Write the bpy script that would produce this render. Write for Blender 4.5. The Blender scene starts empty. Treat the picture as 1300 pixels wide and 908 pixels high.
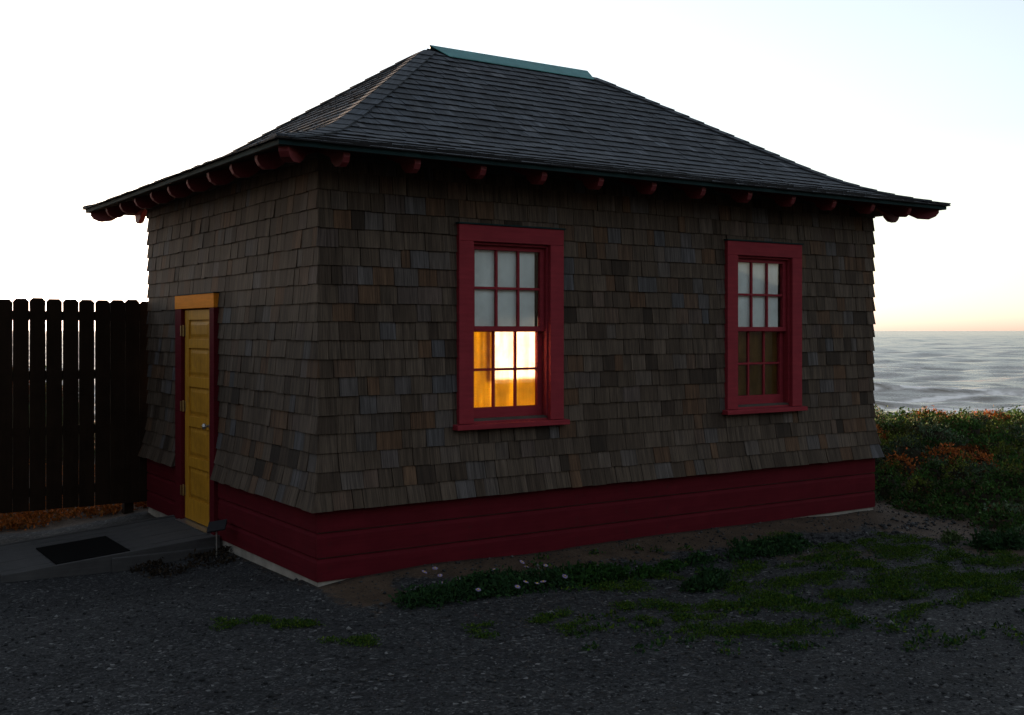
import bpy, math, random
import numpy as np

random.seed(7)
RNG = np.random.default_rng(11)
S = bpy.context.scene
COL = S.collection
rad = math.radians

# ------------------------------------------------------------------ sizes
W, D = 5.95, 4.07            # cottage plan: front along +X, side along +Y
EXPO = 0.131                 # shingle course
Z_SID, Z_TOP = 0.555, 3.16   # bottom of siding, top of wall
OV = 0.478                   # eave overhang
Z_EAVE = 3.02
RUN = D / 2 + OV
CAM = np.array([-3.215, -7.178, 1.80])
FWD = np.array([0.559, 0.829]); RGT = np.array([0.829, -0.559])
SEA_Z = -6.0
SUN_EL, SUN_AZ = 1.4, 1.5   # degrees; azimuth from +Y towards +X

# ------------------------------------------------------------------ helpers
ORIGIN = {}


class MB:
    """collects faces for one mesh; optional per-vertex uv, tone"""
    def __init__(self):
        self.v, self.f, self.uv, self.t = [], [], [], []

    def add(self, vs, fs, uv=None, tone=0.5):
        n = len(self.v)
        self.v += [tuple(map(float, p)) for p in vs]
        self.f += [tuple(i + n for i in f) for f in fs]
        self.uv += uv if uv else [(p[0], p[2]) for p in vs]
        self.t += [tone] * len(vs)

    HEX = [(0, 3, 2, 1), (4, 5, 6, 7), (0, 1, 5, 4), (1, 2, 6, 5), (2, 3, 7, 6), (3, 0, 4, 7)]

    def hex(self, vs, uv=None, tone=0.5):
        self.add(vs, MB.HEX, uv, tone)

    def box(self, x0, x1, y0, y1, z0, z1, tone=0.5):
        self.hex([(x0, y0, z0), (x1, y0, z0), (x1, y1, z0), (x0, y1, z0),
                  (x0, y0, z1), (x1, y0, z1), (x1, y1, z1), (x0, y1, z1)], None, tone)

    def prism(self, poly, vec, tone=0.5):
        n = len(poly)
        vec = np.array(vec, float)
        a = [np.array(p, float) for p in poly]
        vs = a + [p + vec for p in a]
        fs = [tuple(range(n))[::-1], tuple(range(n, 2 * n))]
        fs += [(i, (i + 1) % n, n + (i + 1) % n, n + i) for i in range(n)]
        self.add(vs, fs, None, tone)

    def tube(self, p0, p1, r0, r1=None, n=10, tone=0.5):
        r1 = r0 if r1 is None else r1
        p0, p1 = np.array(p0, float), np.array(p1, float)
        d = p1 - p0; d /= np.linalg.norm(d)
        a = np.cross(d, (0, 0, 1) if abs(d[2]) < .9 else (1, 0, 0)); a /= np.linalg.norm(a)
        b = np.cross(d, a)
        vs = []
        for p, r in ((p0, r0), (p1, r1)):
            for i in range(n):
                w = 2 * math.pi * i / n
                vs.append(p + r * (math.cos(w) * a + math.sin(w) * b))
        fs = [(i, (i + 1) % n, n + (i + 1) % n, n + i) for i in range(n)]
        fs += [tuple(range(n))[::-1], tuple(range(n, 2 * n))]
        self.add(vs, fs, None, tone)

    def ball(self, c, r, n=14, m=8, sc=(1, 1, 1)):
        vs = [(c[0], c[1], c[2] - r * sc[2])]
        for j in range(1, m):
            th = math.pi * j / m
            for i in range(n):
                w = 2 * math.pi * i / n
                vs.append((c[0] + r * sc[0] * math.sin(th) * math.cos(w), c[1] + r * sc[1] * math.sin(th) * math.sin(w),
                           c[2] - r * sc[2] * math.cos(th)))
        vs.append((c[0], c[1], c[2] + r * sc[2]))
        L = len(vs) - 1
        fs = [(0, 1 + (i + 1) % n, 1 + i) for i in range(n)]
        for j in range(m - 2):
            for i in range(n):
                a = 1 + j * n + i; b = 1 + j * n + (i + 1) % n
                fs.append((a, b, b + n, a + n))
        fs += [(L, L - n + i, L - n + (i + 1) % n) for i in range(n)]
        self.add(vs, fs)

    def build(self, name, mat, parent=None, origin=None, bevel=0.0, smooth=False):
        me = bpy.data.meshes.new(name)
        V = np.array(self.v)
        if origin is None:
            lo, hi = V.min(0), V.max(0)
            origin = np.array([(lo[0] + hi[0]) / 2, (lo[1] + hi[1]) / 2, lo[2]])
        origin = np.array(origin, float)
        me.from_pydata((V - origin).tolist(), [], self.f)
        uvl = me.uv_layers.new(name="UVMap")
        li = np.zeros(len(me.loops), dtype=np.int32); me.loops.foreach_get("vertex_index", li)
        uvl.data.foreach_set("uv", np.array(self.uv, dtype=np.float32)[li].ravel())
        at = me.attributes.new("tone", 'FLOAT', 'POINT')
        at.data.foreach_set("value", np.array(self.t, dtype=np.float32))
        return link(name, me, mat, parent, origin, bevel, smooth)


def link(name, me, mat, parent, origin, bevel=0.0, smooth=False):
    if mat is not None:
        me.materials.append(mat)
    me.update()
    if smooth:
        me.polygons.foreach_set("use_smooth", [True] * len(me.polygons))
    o = bpy.data.objects.new(name, me); COL.objects.link(o)
    base = np.zeros(3)
    if parent is not None:
        o.parent = parent; base = ORIGIN[parent.name]
    o.location = (np.array(origin) - base).tolist()
    ORIGIN[o.name] = np.array(origin, float)
    if bevel:
        m = o.modifiers.new("bevel", 'BEVEL'); m.width = bevel; m.segments = 2; m.limit_method = 'ANGLE'
    return o


def empty(name, loc, parent=None):
    o = bpy.data.objects.new(name, None); COL.objects.link(o)
    base = np.zeros(3)
    if parent is not None:
        o.parent = parent; base = ORIGIN[parent.name]
    o.location = (np.array(loc, float) - base).tolist(); o.empty_display_size = .2
    ORIGIN[o.name] = np.array(loc, float)
    return o


def tag(o, label=None, cat=None, group=None, kind=None):
    for k, v in (("label", label), ("category", cat), ("group", group), ("kind", kind)):
        if v:
            o[k] = v
    return o


def np_mesh(name, V, F, mat, col=None, parent=None, origin=(0, 0, 0), smooth=False, floats=None):
    """V (n,3), F (m,k) arrays"""
    me = bpy.data.meshes.new(name)
    n, (m, k) = len(V), F.shape
    me.vertices.add(n); me.loops.add(m * k); me.polygons.add(m)
    me.vertices.foreach_set("co", (V - np.array(origin)).astype(np.float32).ravel())
    me.loops.foreach_set("vertex_index", F.astype(np.int32).ravel())
    me.polygons.foreach_set("loop_start", np.arange(0, m * k, k, dtype=np.int32))
    me.update(calc_edges=True)
    if col is not None:
        a = me.color_attributes.new("col", 'FLOAT_COLOR', 'POINT')
        c4 = np.ones((n, 4), dtype=np.float32); c4[:, :3] = col
        a.data.foreach_set("color", c4.ravel())
    for nm, arr in (floats or {}).items():
        a = me.attributes.new(nm, 'FLOAT', 'POINT'); a.data.foreach_set("value", arr.astype(np.float32))
    me.validate()
    return link(name, me, mat, parent, origin, 0, smooth)


# value noise -------------------------------------------------------
def _hash(i, j, s):
    h = (i.astype(np.int64) * 374761393 + j.astype(np.int64) * 668265263 + s * 974711) & 0x7fffffff
    h = ((h ^ (h >> 13)) * 1274126177) & 0x7fffffff
    return ((h ^ (h >> 16)) & 0xffff) / 65535.0


def vnoise(x, y, s=0):
    x = np.asarray(x, float); y = np.asarray(y, float)
    i, j = np.floor(x), np.floor(y); u, v = x - i, y - j
    u = u * u * (3 - 2 * u); v = v * v * (3 - 2 * v)
    i = i.astype(np.int64); j = j.astype(np.int64)
    return (_hash(i, j, s) * (1 - u) + _hash(i + 1, j, s) * u) * (1 - v) + (_hash(i, j + 1, s) * (1 - u) + _hash(i + 1, j + 1, s) * u) * v


def fbm(x, y, s=0, o=4):
    r = 0; a = .5
    for k in range(o):
        r = r + a * vnoise(np.asarray(x) * 2 ** k, np.asarray(y) * 2 ** k, s + k * 17); a *= .5
    return r


def sstep(a, b, x):
    t = np.clip((x - a) / (b - a), 0, 1); return t * t * (3 - 2 * t)


# ------------------------------------------------------------------ materials
def mat(name):
    m = bpy.data.materials.new(name); m.use_nodes = True
    nt = m.node_tree; nt.nodes.clear()
    out = nt.nodes.new("ShaderNodeOutputMaterial")
    return m, nt, out


def N(nt, kind, **kw):
    n = nt.nodes.new(kind)
    for k, v in kw.items():
        if k in n.inputs:
            n.inputs[k].default_value = v
        else:
            setattr(n, k, v)
    return n


def L(nt, a, b):
    nt.links.new(a, b)


def ramp(nt, fac, stops):
    r = nt.nodes.new("ShaderNodeValToRGB")
    e = r.color_ramp.elements
    while len(e) < len(stops):
        e.new(.5)
    for el, (p, c) in zip(e, stops):
        el.position = p; el.color = (*c, 1)
    L(nt, fac, r.inputs[0]); return r.outputs[0]


def mixc(nt, fac, a, b, mode='MIX'):
    n = N(nt, "ShaderNodeMix", data_type='RGBA', blend_type=mode)
    for sock, v in ((n.inputs[0], fac), (n.inputs[6], a), (n.inputs[7], b)):
        if hasattr(v, "is_output"):
            L(nt, v, sock)
        else:
            sock.default_value = v if isinstance(v, (int, float)) else (*v, 1)
    return n.outputs[2]


def scaled(nt, sock, sc):
    m = N(nt, "ShaderNodeMapping"); m.inputs["Scale"].default_value = sc
    L(nt, sock, m.inputs[0]); return m.outputs[0]


def noise(nt, vec, scale, detail=4, rough=.6):
    n = N(nt, "ShaderNodeTexNoise", Scale=scale, Detail=detail, Roughness=rough)
    L(nt, vec, n.inputs["Vector"]); return n.outputs["Fac"]


def principled(nt, out, color=None, rough=.8, spec=.3, normal=None):
    p = N(nt, "ShaderNodeBsdfPrincipled")
    p.inputs["Specular IOR Level"].default_value = spec
    if hasattr(rough, "is_output"):
        L(nt, rough, p.inputs["Roughness"])
    else:
        p.inputs["Roughness"].default_value = rough
    if color is not None:
        if hasattr(color, "is_output"):
            L(nt, color, p.inputs["Base Color"])
        else:
            p.inputs["Base Color"].default_value = (*color, 1)
    if normal is not None:
        L(nt, normal, p.inputs["Normal"])
    L(nt, p.outputs[0], out.inputs[0]); return p


def bump(nt, h, strength=.4, dist=.01):
    b = N(nt, "ShaderNodeBump", Strength=strength, Distance=dist)
    L(nt, h, b.inputs["Height"]); return b.outputs[0]


def shingle_mat(name, stops, rough=.85, spec=.25):
    m, nt, out = mat(name)
    uv = N(nt, "ShaderNodeUVMap").outputs[0]
    at = N(nt, "ShaderNodeAttribute", attribute_name="tone").outputs["Fac"]
    base = ramp(nt, at, stops)
    g = noise(nt, scaled(nt, uv, (110, 3.5, 1)), 1, 4, .65)
    g2 = noise(nt, scaled(nt, uv, (26, 1.3, 1)), 1, 3, .6)
    st = noise(nt, scaled(nt, uv, (1.3, .8, 1)), 1, 4, .6)
    c = mixc(nt, 1, base, ramp(nt, g, [(.30, (.38, .37, .36)), (.60, (1.16, 1.16, 1.16))]), 'MULTIPLY')
    c = mixc(nt, 1, c, ramp(nt, g2, [(.3, (.58, .55, .52)), (.7, (1.28, 1.28, 1.28))]), 'MULTIPLY')
    c = mixc(nt, 1, c, ramp(nt, st, [(.3, (.72, .68, .64)), (.7, (1.2, 1.2, 1.22))]), 'MULTIPLY')
    principled(nt, out, c, rough, spec, bump(nt, g, .55, .003))
    return m


def paint_mat(name, c0, c1, rough=.55, scale=7, spec=.35, grain=(3, 3, 40), wear=None):
    m, nt, out = mat(name)
    tc = N(nt, "ShaderNodeTexCoord").outputs["Object"]
    n = noise(nt, tc, scale, 5, .65)
    g = noise(nt, scaled(nt, tc, grain), 1, 4, .6)
    c = mixc(nt, ramp(nt, n, [(.3, (0, 0, 0)), (.75, (1, 1, 1))]), c0, c1)
    c = mixc(nt, 1, c, ramp(nt, g, [(.25, (.8, .8, .8)), (.7, (1.08, 1.08, 1.08))]), 'MULTIPLY')
    if wear:                      # scuffs and grime with shapes of their own
        w = noise(nt, scaled(nt, tc, (1, 1, .6)), 13, 7, .75)
        c = mixc(nt, ramp(nt, w, [(.58, (0, 0, 0)), (.70, (.75, .75, .75))]), c, wear)
    principled(nt, out, c, rough, spec, bump(nt, g, .35, .003))
    return m


M = {}
M['wall_shingle'] = shingle_mat("weathered cedar wall shingles", [
    (0, (.024, .016, .010)), (.15, (.043, .029, .019)), (.4, (.067, .049, .034)), (.6, (.084, .063, .046)),
    (.75, (.066, .066, .070)), (.84, (.086, .051, .029)), (.92, (.080, .044, .023)), (1, (.110, .101, .091))])
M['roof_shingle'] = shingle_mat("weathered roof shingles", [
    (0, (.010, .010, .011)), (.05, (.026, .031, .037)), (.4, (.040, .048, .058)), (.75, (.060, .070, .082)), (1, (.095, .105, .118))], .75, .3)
M['trim'] = paint_mat("dark red trim paint", (.195, .0185, .027), (.230, .024, .032), .7, 9, .12)
M['tail'] = paint_mat("red rafter paint", (.13, .016, .019), (.165, .022, .025), .7, 9)
M['skirt'] = paint_mat("dark red skirt paint", (.072, .0055, .0095), (.090, .0075, .012), .8, 5, .06, (2, 2, 40), (.045, .012, .012))
M['head'] = paint_mat("door head wood with painted sun glow", (.62, .20, .016), (.70, .24, .020), .8, 8, .08, (40, 3, 40))  # orange glow of the low sun put into the head board's colour
M['door'] = paint_mat("amber varnished door wood", (.37, .178, .014), (.47, .222, .018), .6, 5, .15, (40, 40, 4), (.26, .13, .03))
M['door_p'] = paint_mat("worn amber door panel", (.30, .14, .012), (.48, .23, .018), .6, 9, .15, (40, 40, 5), (.20, .11, .035))
M['timber'] = paint_mat("weathered eave timber", (.05, .042, .036), (.085, .07, .058), .9, 6, .2)
M['plain'] = paint_mat("grey interior plaster", (.38, .36, .32), (.42, .40, .36), .9, 3, .2)
M['copper'] = paint_mat("green copper flashing", (.018, .130, .130), (.045, .205, .190), .5, 11, .5)
M['fascia'] = paint_mat("dark green drip edge", (.008, .020, .021), (.012, .030, .030), .8, 9, .1)
M['concrete'] = paint_mat("pale concrete footing", (.20, .18, .15), (.34, .31, .27), .9, 6, .2, (8, 8, 8))
M['deck'] = paint_mat("weathered grey ramp boards", (.042, .041, .041), (.072, .070, .068), .85, 4, .15, (2, 45, 45))
M['mat'] = paint_mat("black rubber mat", (.004, .004, .004), (.007, .007, .007), .95, 60, .03)
M['fence'] = paint_mat("dark fence boards", (.013, .008, .005), (.022, .013, .008), .9, 4, .05, (30, 30, 2))
M['steel'] = paint_mat("dull metal", (.42, .42, .41), (.5, .5, .48), .35, 20, .6)
M['steel'].node_tree.nodes["Principled BSDF"].inputs["Metallic"].default_value = .9
M['hinge'] = paint_mat("brass hinge", (.45, .32, .12), (.5, .36, .16), .4, 20, .6)
M['hinge'].node_tree.nodes["Principled BSDF"].inputs["Metallic"].default_value = .8
M['panel'] = paint_mat("dark panel", (.008, .008, .010), (.012, .012, .014), .6, 20, .15)

m, nt, out = mat("window glass"); M['glass'] = m
fr = N(nt, "ShaderNodeLayerWeight", Blend=.5)
pw = N(nt, "ShaderNodeMath", operation='POWER'); L(nt, fr.outputs["Facing"], pw.inputs[0]); pw.inputs[1].default_value = 5
ma = N(nt, "ShaderNodeMath", operation='MULTIPLY_ADD'); L(nt, pw.outputs[0], ma.inputs[0]); ma.inputs[1].default_value = .95; ma.inputs[2].default_value = .04
mx = N(nt, "ShaderNodeMixShader"); L(nt, ma.outputs[0], mx.inputs[0])
tr = N(nt, "ShaderNodeBsdfTransparent"); tr.inputs[0].default_value = (.95, .96, .95, 1)
gl = N(nt, "ShaderNodeBsdfGlossy", Roughness=.03)
L(nt, tr.outputs[0], mx.inputs[1]); L(nt, gl.outputs[0], mx.inputs[2]); L(nt, mx.outputs[0], out.inputs[0])


def cloth_mat(name, dif, trn, fac, sc=5, folds=True):
    m, nt, out = mat(name)
    tc = N(nt, "ShaderNodeTexCoord").outputs["Object"]
    v = noise(nt, scaled(nt, tc, (24, 1, 2.2)), sc / 5, 5, .65)
    w = noise(nt, tc, sc * 1.6, 4, .6)
    k = ramp(nt, v, [(.3, (.80, .80, .80) if folds else (.94, .94, .94)), (.7, (1.1, 1.1, 1.1) if folds else (1, 1, 1))])
    k2 = ramp(nt, w, [(.3, (.8, .8, .8)), (.7, (1.08, 1.08, 1.08))])
    a = N(nt, "ShaderNodeBsdfDiffuse"); b = N(nt, "ShaderNodeBsdfTranslucent")
    L(nt, mixc(nt, 1, mixc(nt, 1, dif, k, 'MULTIPLY'), k2, 'MULTIPLY'), a.inputs[0])
    L(nt, mixc(nt, 1, mixc(nt, 1, trn, k, 'MULTIPLY'), k2, 'MULTIPLY'), b.inputs[0])
    mx = N(nt, "ShaderNodeMixShader"); mx.inputs[0].default_value = fac
    L(nt, a.outputs[0], mx.inputs[1]); L(nt, b.outputs[0], mx.inputs[2]); L(nt, mx.outputs[0], out.inputs[0])
    return m


M['amber'] = cloth_mat("amber translucent blind", (.26, .15, .035), (1.0, .95, .85), .78)
M['white_shade'] = cloth_mat("white roller shade", (.76, .82, .81), (.8, .8, .8), .08, 3, False)


def leaf_mat(name, rough=.6, trans=.25):
    m, nt, out = mat(name)
    c = N(nt, "ShaderNodeAttribute", attribute_name="col").outputs["Color"]
    p = N(nt, "ShaderNodeBsdfPrincipled", Roughness=rough)
    p.inputs["Specular IOR Level"].default_value = .12
    L(nt, c, p.inputs["Base Color"])
    t = N(nt, "ShaderNodeBsdfTranslucent"); L(nt, c, t.inputs[0])
    mx = N(nt, "ShaderNodeMixShader"); mx.inputs[0].default_value = trans
    L(nt, p.outputs[0], mx.inputs[1]); L(nt, t.outputs[0], mx.inputs[2]); L(nt, mx.outputs[0], out.inputs[0])
    return m


M['leaf'] = leaf_mat("leaves", .85, .16)
M['petal'] = paint_mat("pale purple petals", (.18, .14, .25), (.27, .22, .35), .7, 60, .2)
M['pollen'] = paint_mat("yellow flower centre", (.5, .32, .03), (.6, .4, .05), .8, 60, .2)

# ------------------------------------------------------------------ world, sun, camera
world = bpy.data.worlds.new("World"); S.world = world; world.use_nodes = True
nt = world.node_tree; nt.nodes.clear()
sky = N(nt, "ShaderNodeTexSky", sky_type='NISHITA', sun_disc=False)
sky.sun_elevation = rad(SUN_EL); sky.sun_rotation = rad(SUN_AZ)
sky.altitude = 0; sky.air_density = 1.0; sky.dust_density = 0.6; sky.ozone_density = 2.0
hs = N(nt, "ShaderNodeHueSaturation", Saturation=.44)
L(nt, sky.outputs[0], hs.inputs["Color"])
bg = N(nt, "ShaderNodeBackground", Strength=.10)
L(nt, hs.outputs[0], bg.inputs[0])
wo = N(nt, "ShaderNodeOutputWorld"); L(nt, bg.outputs[0], wo.inputs[0])

sl = bpy.data.lights.new("sun", 'SUN'); sl.energy = 3.0; sl.angle = rad(.5); sl.color = (1, .66, .40)
so = bpy.data.objects.new("sun", sl); COL.objects.link(so)
so.rotation_euler = (rad(90 - SUN_EL), 0, rad(180 - SUN_AZ))     # light comes from +Y side
so.location = (0, 30, 10)

cd = bpy.data.cameras.new("camera"); co = bpy.data.objects.new("camera", cd); COL.objects.link(co)
co.location = CAM.tolist(); co.rotation_euler = (rad(90), 0, -math.atan2(FWD[0], FWD[1]))
cd.sensor_width = 36; cd.lens = 36 * 1421 / 1300; cd.shift_y = -34 / 1300
cd.clip_start = .05; cd.clip_end = 60000
S.camera = co
S.view_settings.view_transform = 'Standard'; S.view_settings.look = 'None'
S.view_settings.gamma = 1; S.view_settings.exposure = 3.28
S.cycles.max_bounces = 10; S.cycles.transparent_max_bounces = 12


# ------------------------------------------------------------------ terrain
def dist_cam(x, y):
    return FWD[0] * (x - CAM[0]) + FWD[1] * (y - CAM[1])


def scrub_side(x, y):
    """metres inside the scrub edge (positive = in the scrub)"""
    yy = np.asarray(y, float)
    edge = np.where(yy < .5, 6.62 + (yy - .5) * .44, 6.62 - np.clip(yy - 1.5, 0, 9) * .45)
    edge = np.where((yy < 4.9) & (yy > .5), np.maximum(edge, 6.25), np.maximum(edge, 2.5))
    return np.asarray(x, float) - edge + (fbm(np.asarray(x) * 1.3, yy * 1.3, 5, 3) - .45) * .7


def ground_z(x, y):
    x = np.asarray(x, float); y = np.asarray(y, float)
    z = (fbm(x * .45, y * .45, 1, 3) - .44) * .10 + (fbm(x * 2.2, y * 2.2, 3, 3) - .44) * .03
    z = z * (1 - .6 * np.exp(-np.clip(np.hypot(x - 0, y - 1), 0, 9) / 4))
    z = z - .055 * sstep(0, -1, x) * sstep(-.5, 1.5, y) - .035 * sstep(.2, -.4, x) * sstep(0, 1.2, y)
    # sand drifted against the front wall
    dw = np.where(y < 0, -y, 0) + np.clip(x - W, 0, 9) + np.clip(.32 - x, 0, 9) * 1.0
    z = z + .085 * np.exp(-(dw / .38) ** 2) * (y < .3) * (.55 + .6 * vnoise(x * 1.1, y * 0 + 3, 8))
    dc = dist_cam(x, y)
    z = z + sstep(.0, 1.2, scrub_side(x, y)) * (.02 + .40 * sstep(10.4, 15.2, dc) - .34 * sstep(15.8, 19.5, dc) + .16 * (fbm(x * .9, y * .9, 61, 3) - .45))
    z = z - .25 * sstep(19, 25, dc) - 9.5 * sstep(25, 44, dc)
    z = z + 17 * sstep(4, 42, -dc)          # unseen hill added behind the camera to block low eastern sky light
    return np.where((x > .03) & (x < W - .03) & (y > .03) & (y < D - .03), -.12, z)


def axis(a, b, step, far, growth=1.18):
    c = list(np.arange(a, b + step, step)); s = step
    while c[-1] < far:
        s *= growth; c.append(c[-1] + s)
    s = step
    while c[0] > -far:
        s *= growth; c.insert(0, c[0] - s)
    return np.array(c)


def ground():
    xs = axis(-7, 13, .07, 1500); ys = axis(-7.5, 9, .07, 1500)
    X, Y = np.meshgrid(xs, ys)
    Z = ground_z(X, Y)
    Z[np.hypot(X, Y) > 200] -= 0.2
    V = np.stack([X.ravel(), Y.ravel(), Z.ravel()], 1)
    nx, ny = len(xs), len(ys)
    i = np.arange(nx * ny).reshape(ny, nx)
    F = np.stack([i[:-1, :-1], i[:-1, 1:], i[1:, 1:], i[1:, :-1]], -1).reshape(-1, 4)
    x, y = V[:, 0], V[:, 1]
    dw = np.where(y < 0, -y, 0) + np.clip(x - W, 0, 9) + np.clip(-x, 0, 9) * 1.5
    sand = sstep(.95, .25, dw + (fbm(x * 1.7, y * 1.7, 21, 4) - .45) * 1.3) * sstep(-.35, .35, x)
    sand = np.maximum(sand, sstep(-1.25, -.35, scrub_side(x, y) + (fbm(x * 2, y * 2, 23, 3) - .45) * .8) * sstep(-3.2, -1.6, y))
    sand = np.maximum(sand, sstep(3.9, 4.4, y))
    sand = np.maximum(sand, .5 * sstep(.56, .70, fbm(x * .8, y * .8, 33, 4)) * sstep(-3.2, -1.5, y) * sstep(-.6, .4, x))
    m, nt, out = mat("gravel and sand")
    tc = N(nt, "ShaderNodeTexCoord").outputs["Object"]
    v1 = N(nt, "ShaderNodeTexVoronoi", Scale=48); L(nt, tc, v1.inputs["Vector"])
    v2 = N(nt, "ShaderNodeTexVoronoi", Scale=105); L(nt, tc, v2.inputs["Vector"])
    sep = N(nt, "ShaderNodeSeparateColor"); L(nt, v1.outputs["Color"], sep.inputs[0])
    sep2 = N(nt, "ShaderNodeSeparateColor"); L(nt, v2.outputs["Color"], sep2.inputs[0])
    c1 = ramp(nt, sep.outputs[0], [(0, (.006, .006, .007)), (.6, (.018, .019, .020)), (.88, (.040, .041, .042)), (.97, (.085, .086, .088)), (1, (.17, .17, .17))])
    c2 = ramp(nt, sep2.outputs[0], [(0, (.006, .006, .007)), (.7, (.022, .024, .026)), (.94, (.06, .061, .063)), (1, (.13, .13, .13))])
    big = noise(nt, tc, 1.3, 5, .6)
    g = mixc(nt, ramp(nt, noise(nt, tc, 9, 3), [(.4, (0, 0, 0)), (.6, (1, 1, 1))]), c1, c2)
    g = mixc(nt, 1, g, ramp(nt, big, [(.3, (.72, .72, .72)), (.7, (1.25, 1.22, 1.18))]), 'MULTIPLY')
    fine = noise(nt, tc, 60, 5, .7)
    s = ramp(nt, fine, [(.25, (.040, .025, .016)), (.6, (.072, .048, .031)), (.8, (.11, .078, .052))])
    s = mixc(nt, 1, s, ramp(nt, noise(nt, tc, 4, 4), [(.3, (.6, .58, .55)), (.7, (1.15, 1.15, 1.15))]), 'MULTIPLY')
    at = N(nt, "ShaderNodeAttribute", attribute_name="sand").outputs["Fac"]
    add = N(nt, "ShaderNodeMath", operation='ADD'); L(nt, at, add.inputs[0])
    sub = N(nt, "ShaderNodeMath", operation='MULTIPLY_ADD'); L(nt, noise(nt, tc, 16, 4, .7), sub.inputs[0]); sub.inputs[1].default_value = .9; sub.inputs[2].default_value = -.45
    L(nt, sub.outputs[0], add.inputs[1])
    fac = ramp(nt, add.outputs[0], [(.40, (0, 0, 0)), (.62, (1, 1, 1))])
    c = mixc(nt, fac, g, s)
    d1 = N(nt, "ShaderNodeMath", operation='ADD'); L(nt, v1.outputs["Distance"], d1.inputs[0]); L(nt, fine, d1.inputs[1])
    principled(nt, out, c, .92, .2, bump(nt, d1.outputs[0], .8, -.012))
    o = np_mesh("ground", V, F, m, None, None, (0, 0, 0), True, {"sand": sand})
    o["kind"] = "structure"


ground()


def pebbles():
    n = 14000
    x = RNG.uniform(-5.5, 8.5, n * 3); y = RNG.uniform(-4.5, 1.2, n * 3)
    ok = ~((x > -.03) & (x < W + .03) & (y > -.03)) & ~((x < .2) & (x > -3) & (y > 1.8)) & (scrub_side(x, y) < .1)
    x, y = x[ok][:n], y[ok][:n]
    band = np.exp(-((y + .62 + .25 * vnoise(x, x * 0, 4)) / .22) ** 2) * (x > 1.5)
    r = RNG.uniform(.004, .010, len(x)) * (1 + 1.4 * RNG.random(len(x)) ** 6) * (1 + .9 * band)
    base = np.array([(1, 0, 0), (0, 1, 0), (-1, 0, 0), (0, -1, 0), (0, 0, .75), (0, 0, -.6)]) * 1.0
    k = len(x)
    ang = RNG.uniform(0, 6.28, k); sc = RNG.uniform(.65, 1.3, (k, 6, 3))
    P = base[None] * sc
    c, s = np.cos(ang)[:, None], np.sin(ang)[:, None]
    P = np.stack([P[..., 0] * c - P[..., 1] * s, P[..., 0] * s + P[..., 1] * c, P[..., 2]], -1) * r[:, None, None]
    P[..., 0] += x[:, None]; P[..., 1] += y[:, None]; P[..., 2] += (ground_z(x, y) + r * .35)[:, None]
    f = np.array([(0, 1, 4), (1, 2, 4), (2, 3, 4), (3, 0, 4), (1, 0, 5), (2, 1, 5), (3, 2, 5), (0, 3, 5)])
    F = (f[None] + (np.arange(k) * 6)[:, None, None]).reshape(-1, 3)
    t = RNG.random(k) ** 2 + 2.2 * (RNG.random(k) > .965)
    col = np.stack([.010 + .044 * t, .011 + .044 * t, .012 + .043 * t], 1)
    col = np.repeat(col, 6, 0)
    m, nt, out = mat("gravel stones")
    principled(nt, out, N(nt, "ShaderNodeAttribute", attribute_name="col").outputs["Color"], .85, .3)
    o = np_mesh("gravel", P.reshape(-1, 3), F, m, col)
    o["kind"] = "stuff"
    tag(o, "dark grey gravel stones scattered in front of the cottage", "gravel")


pebbles()


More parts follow.
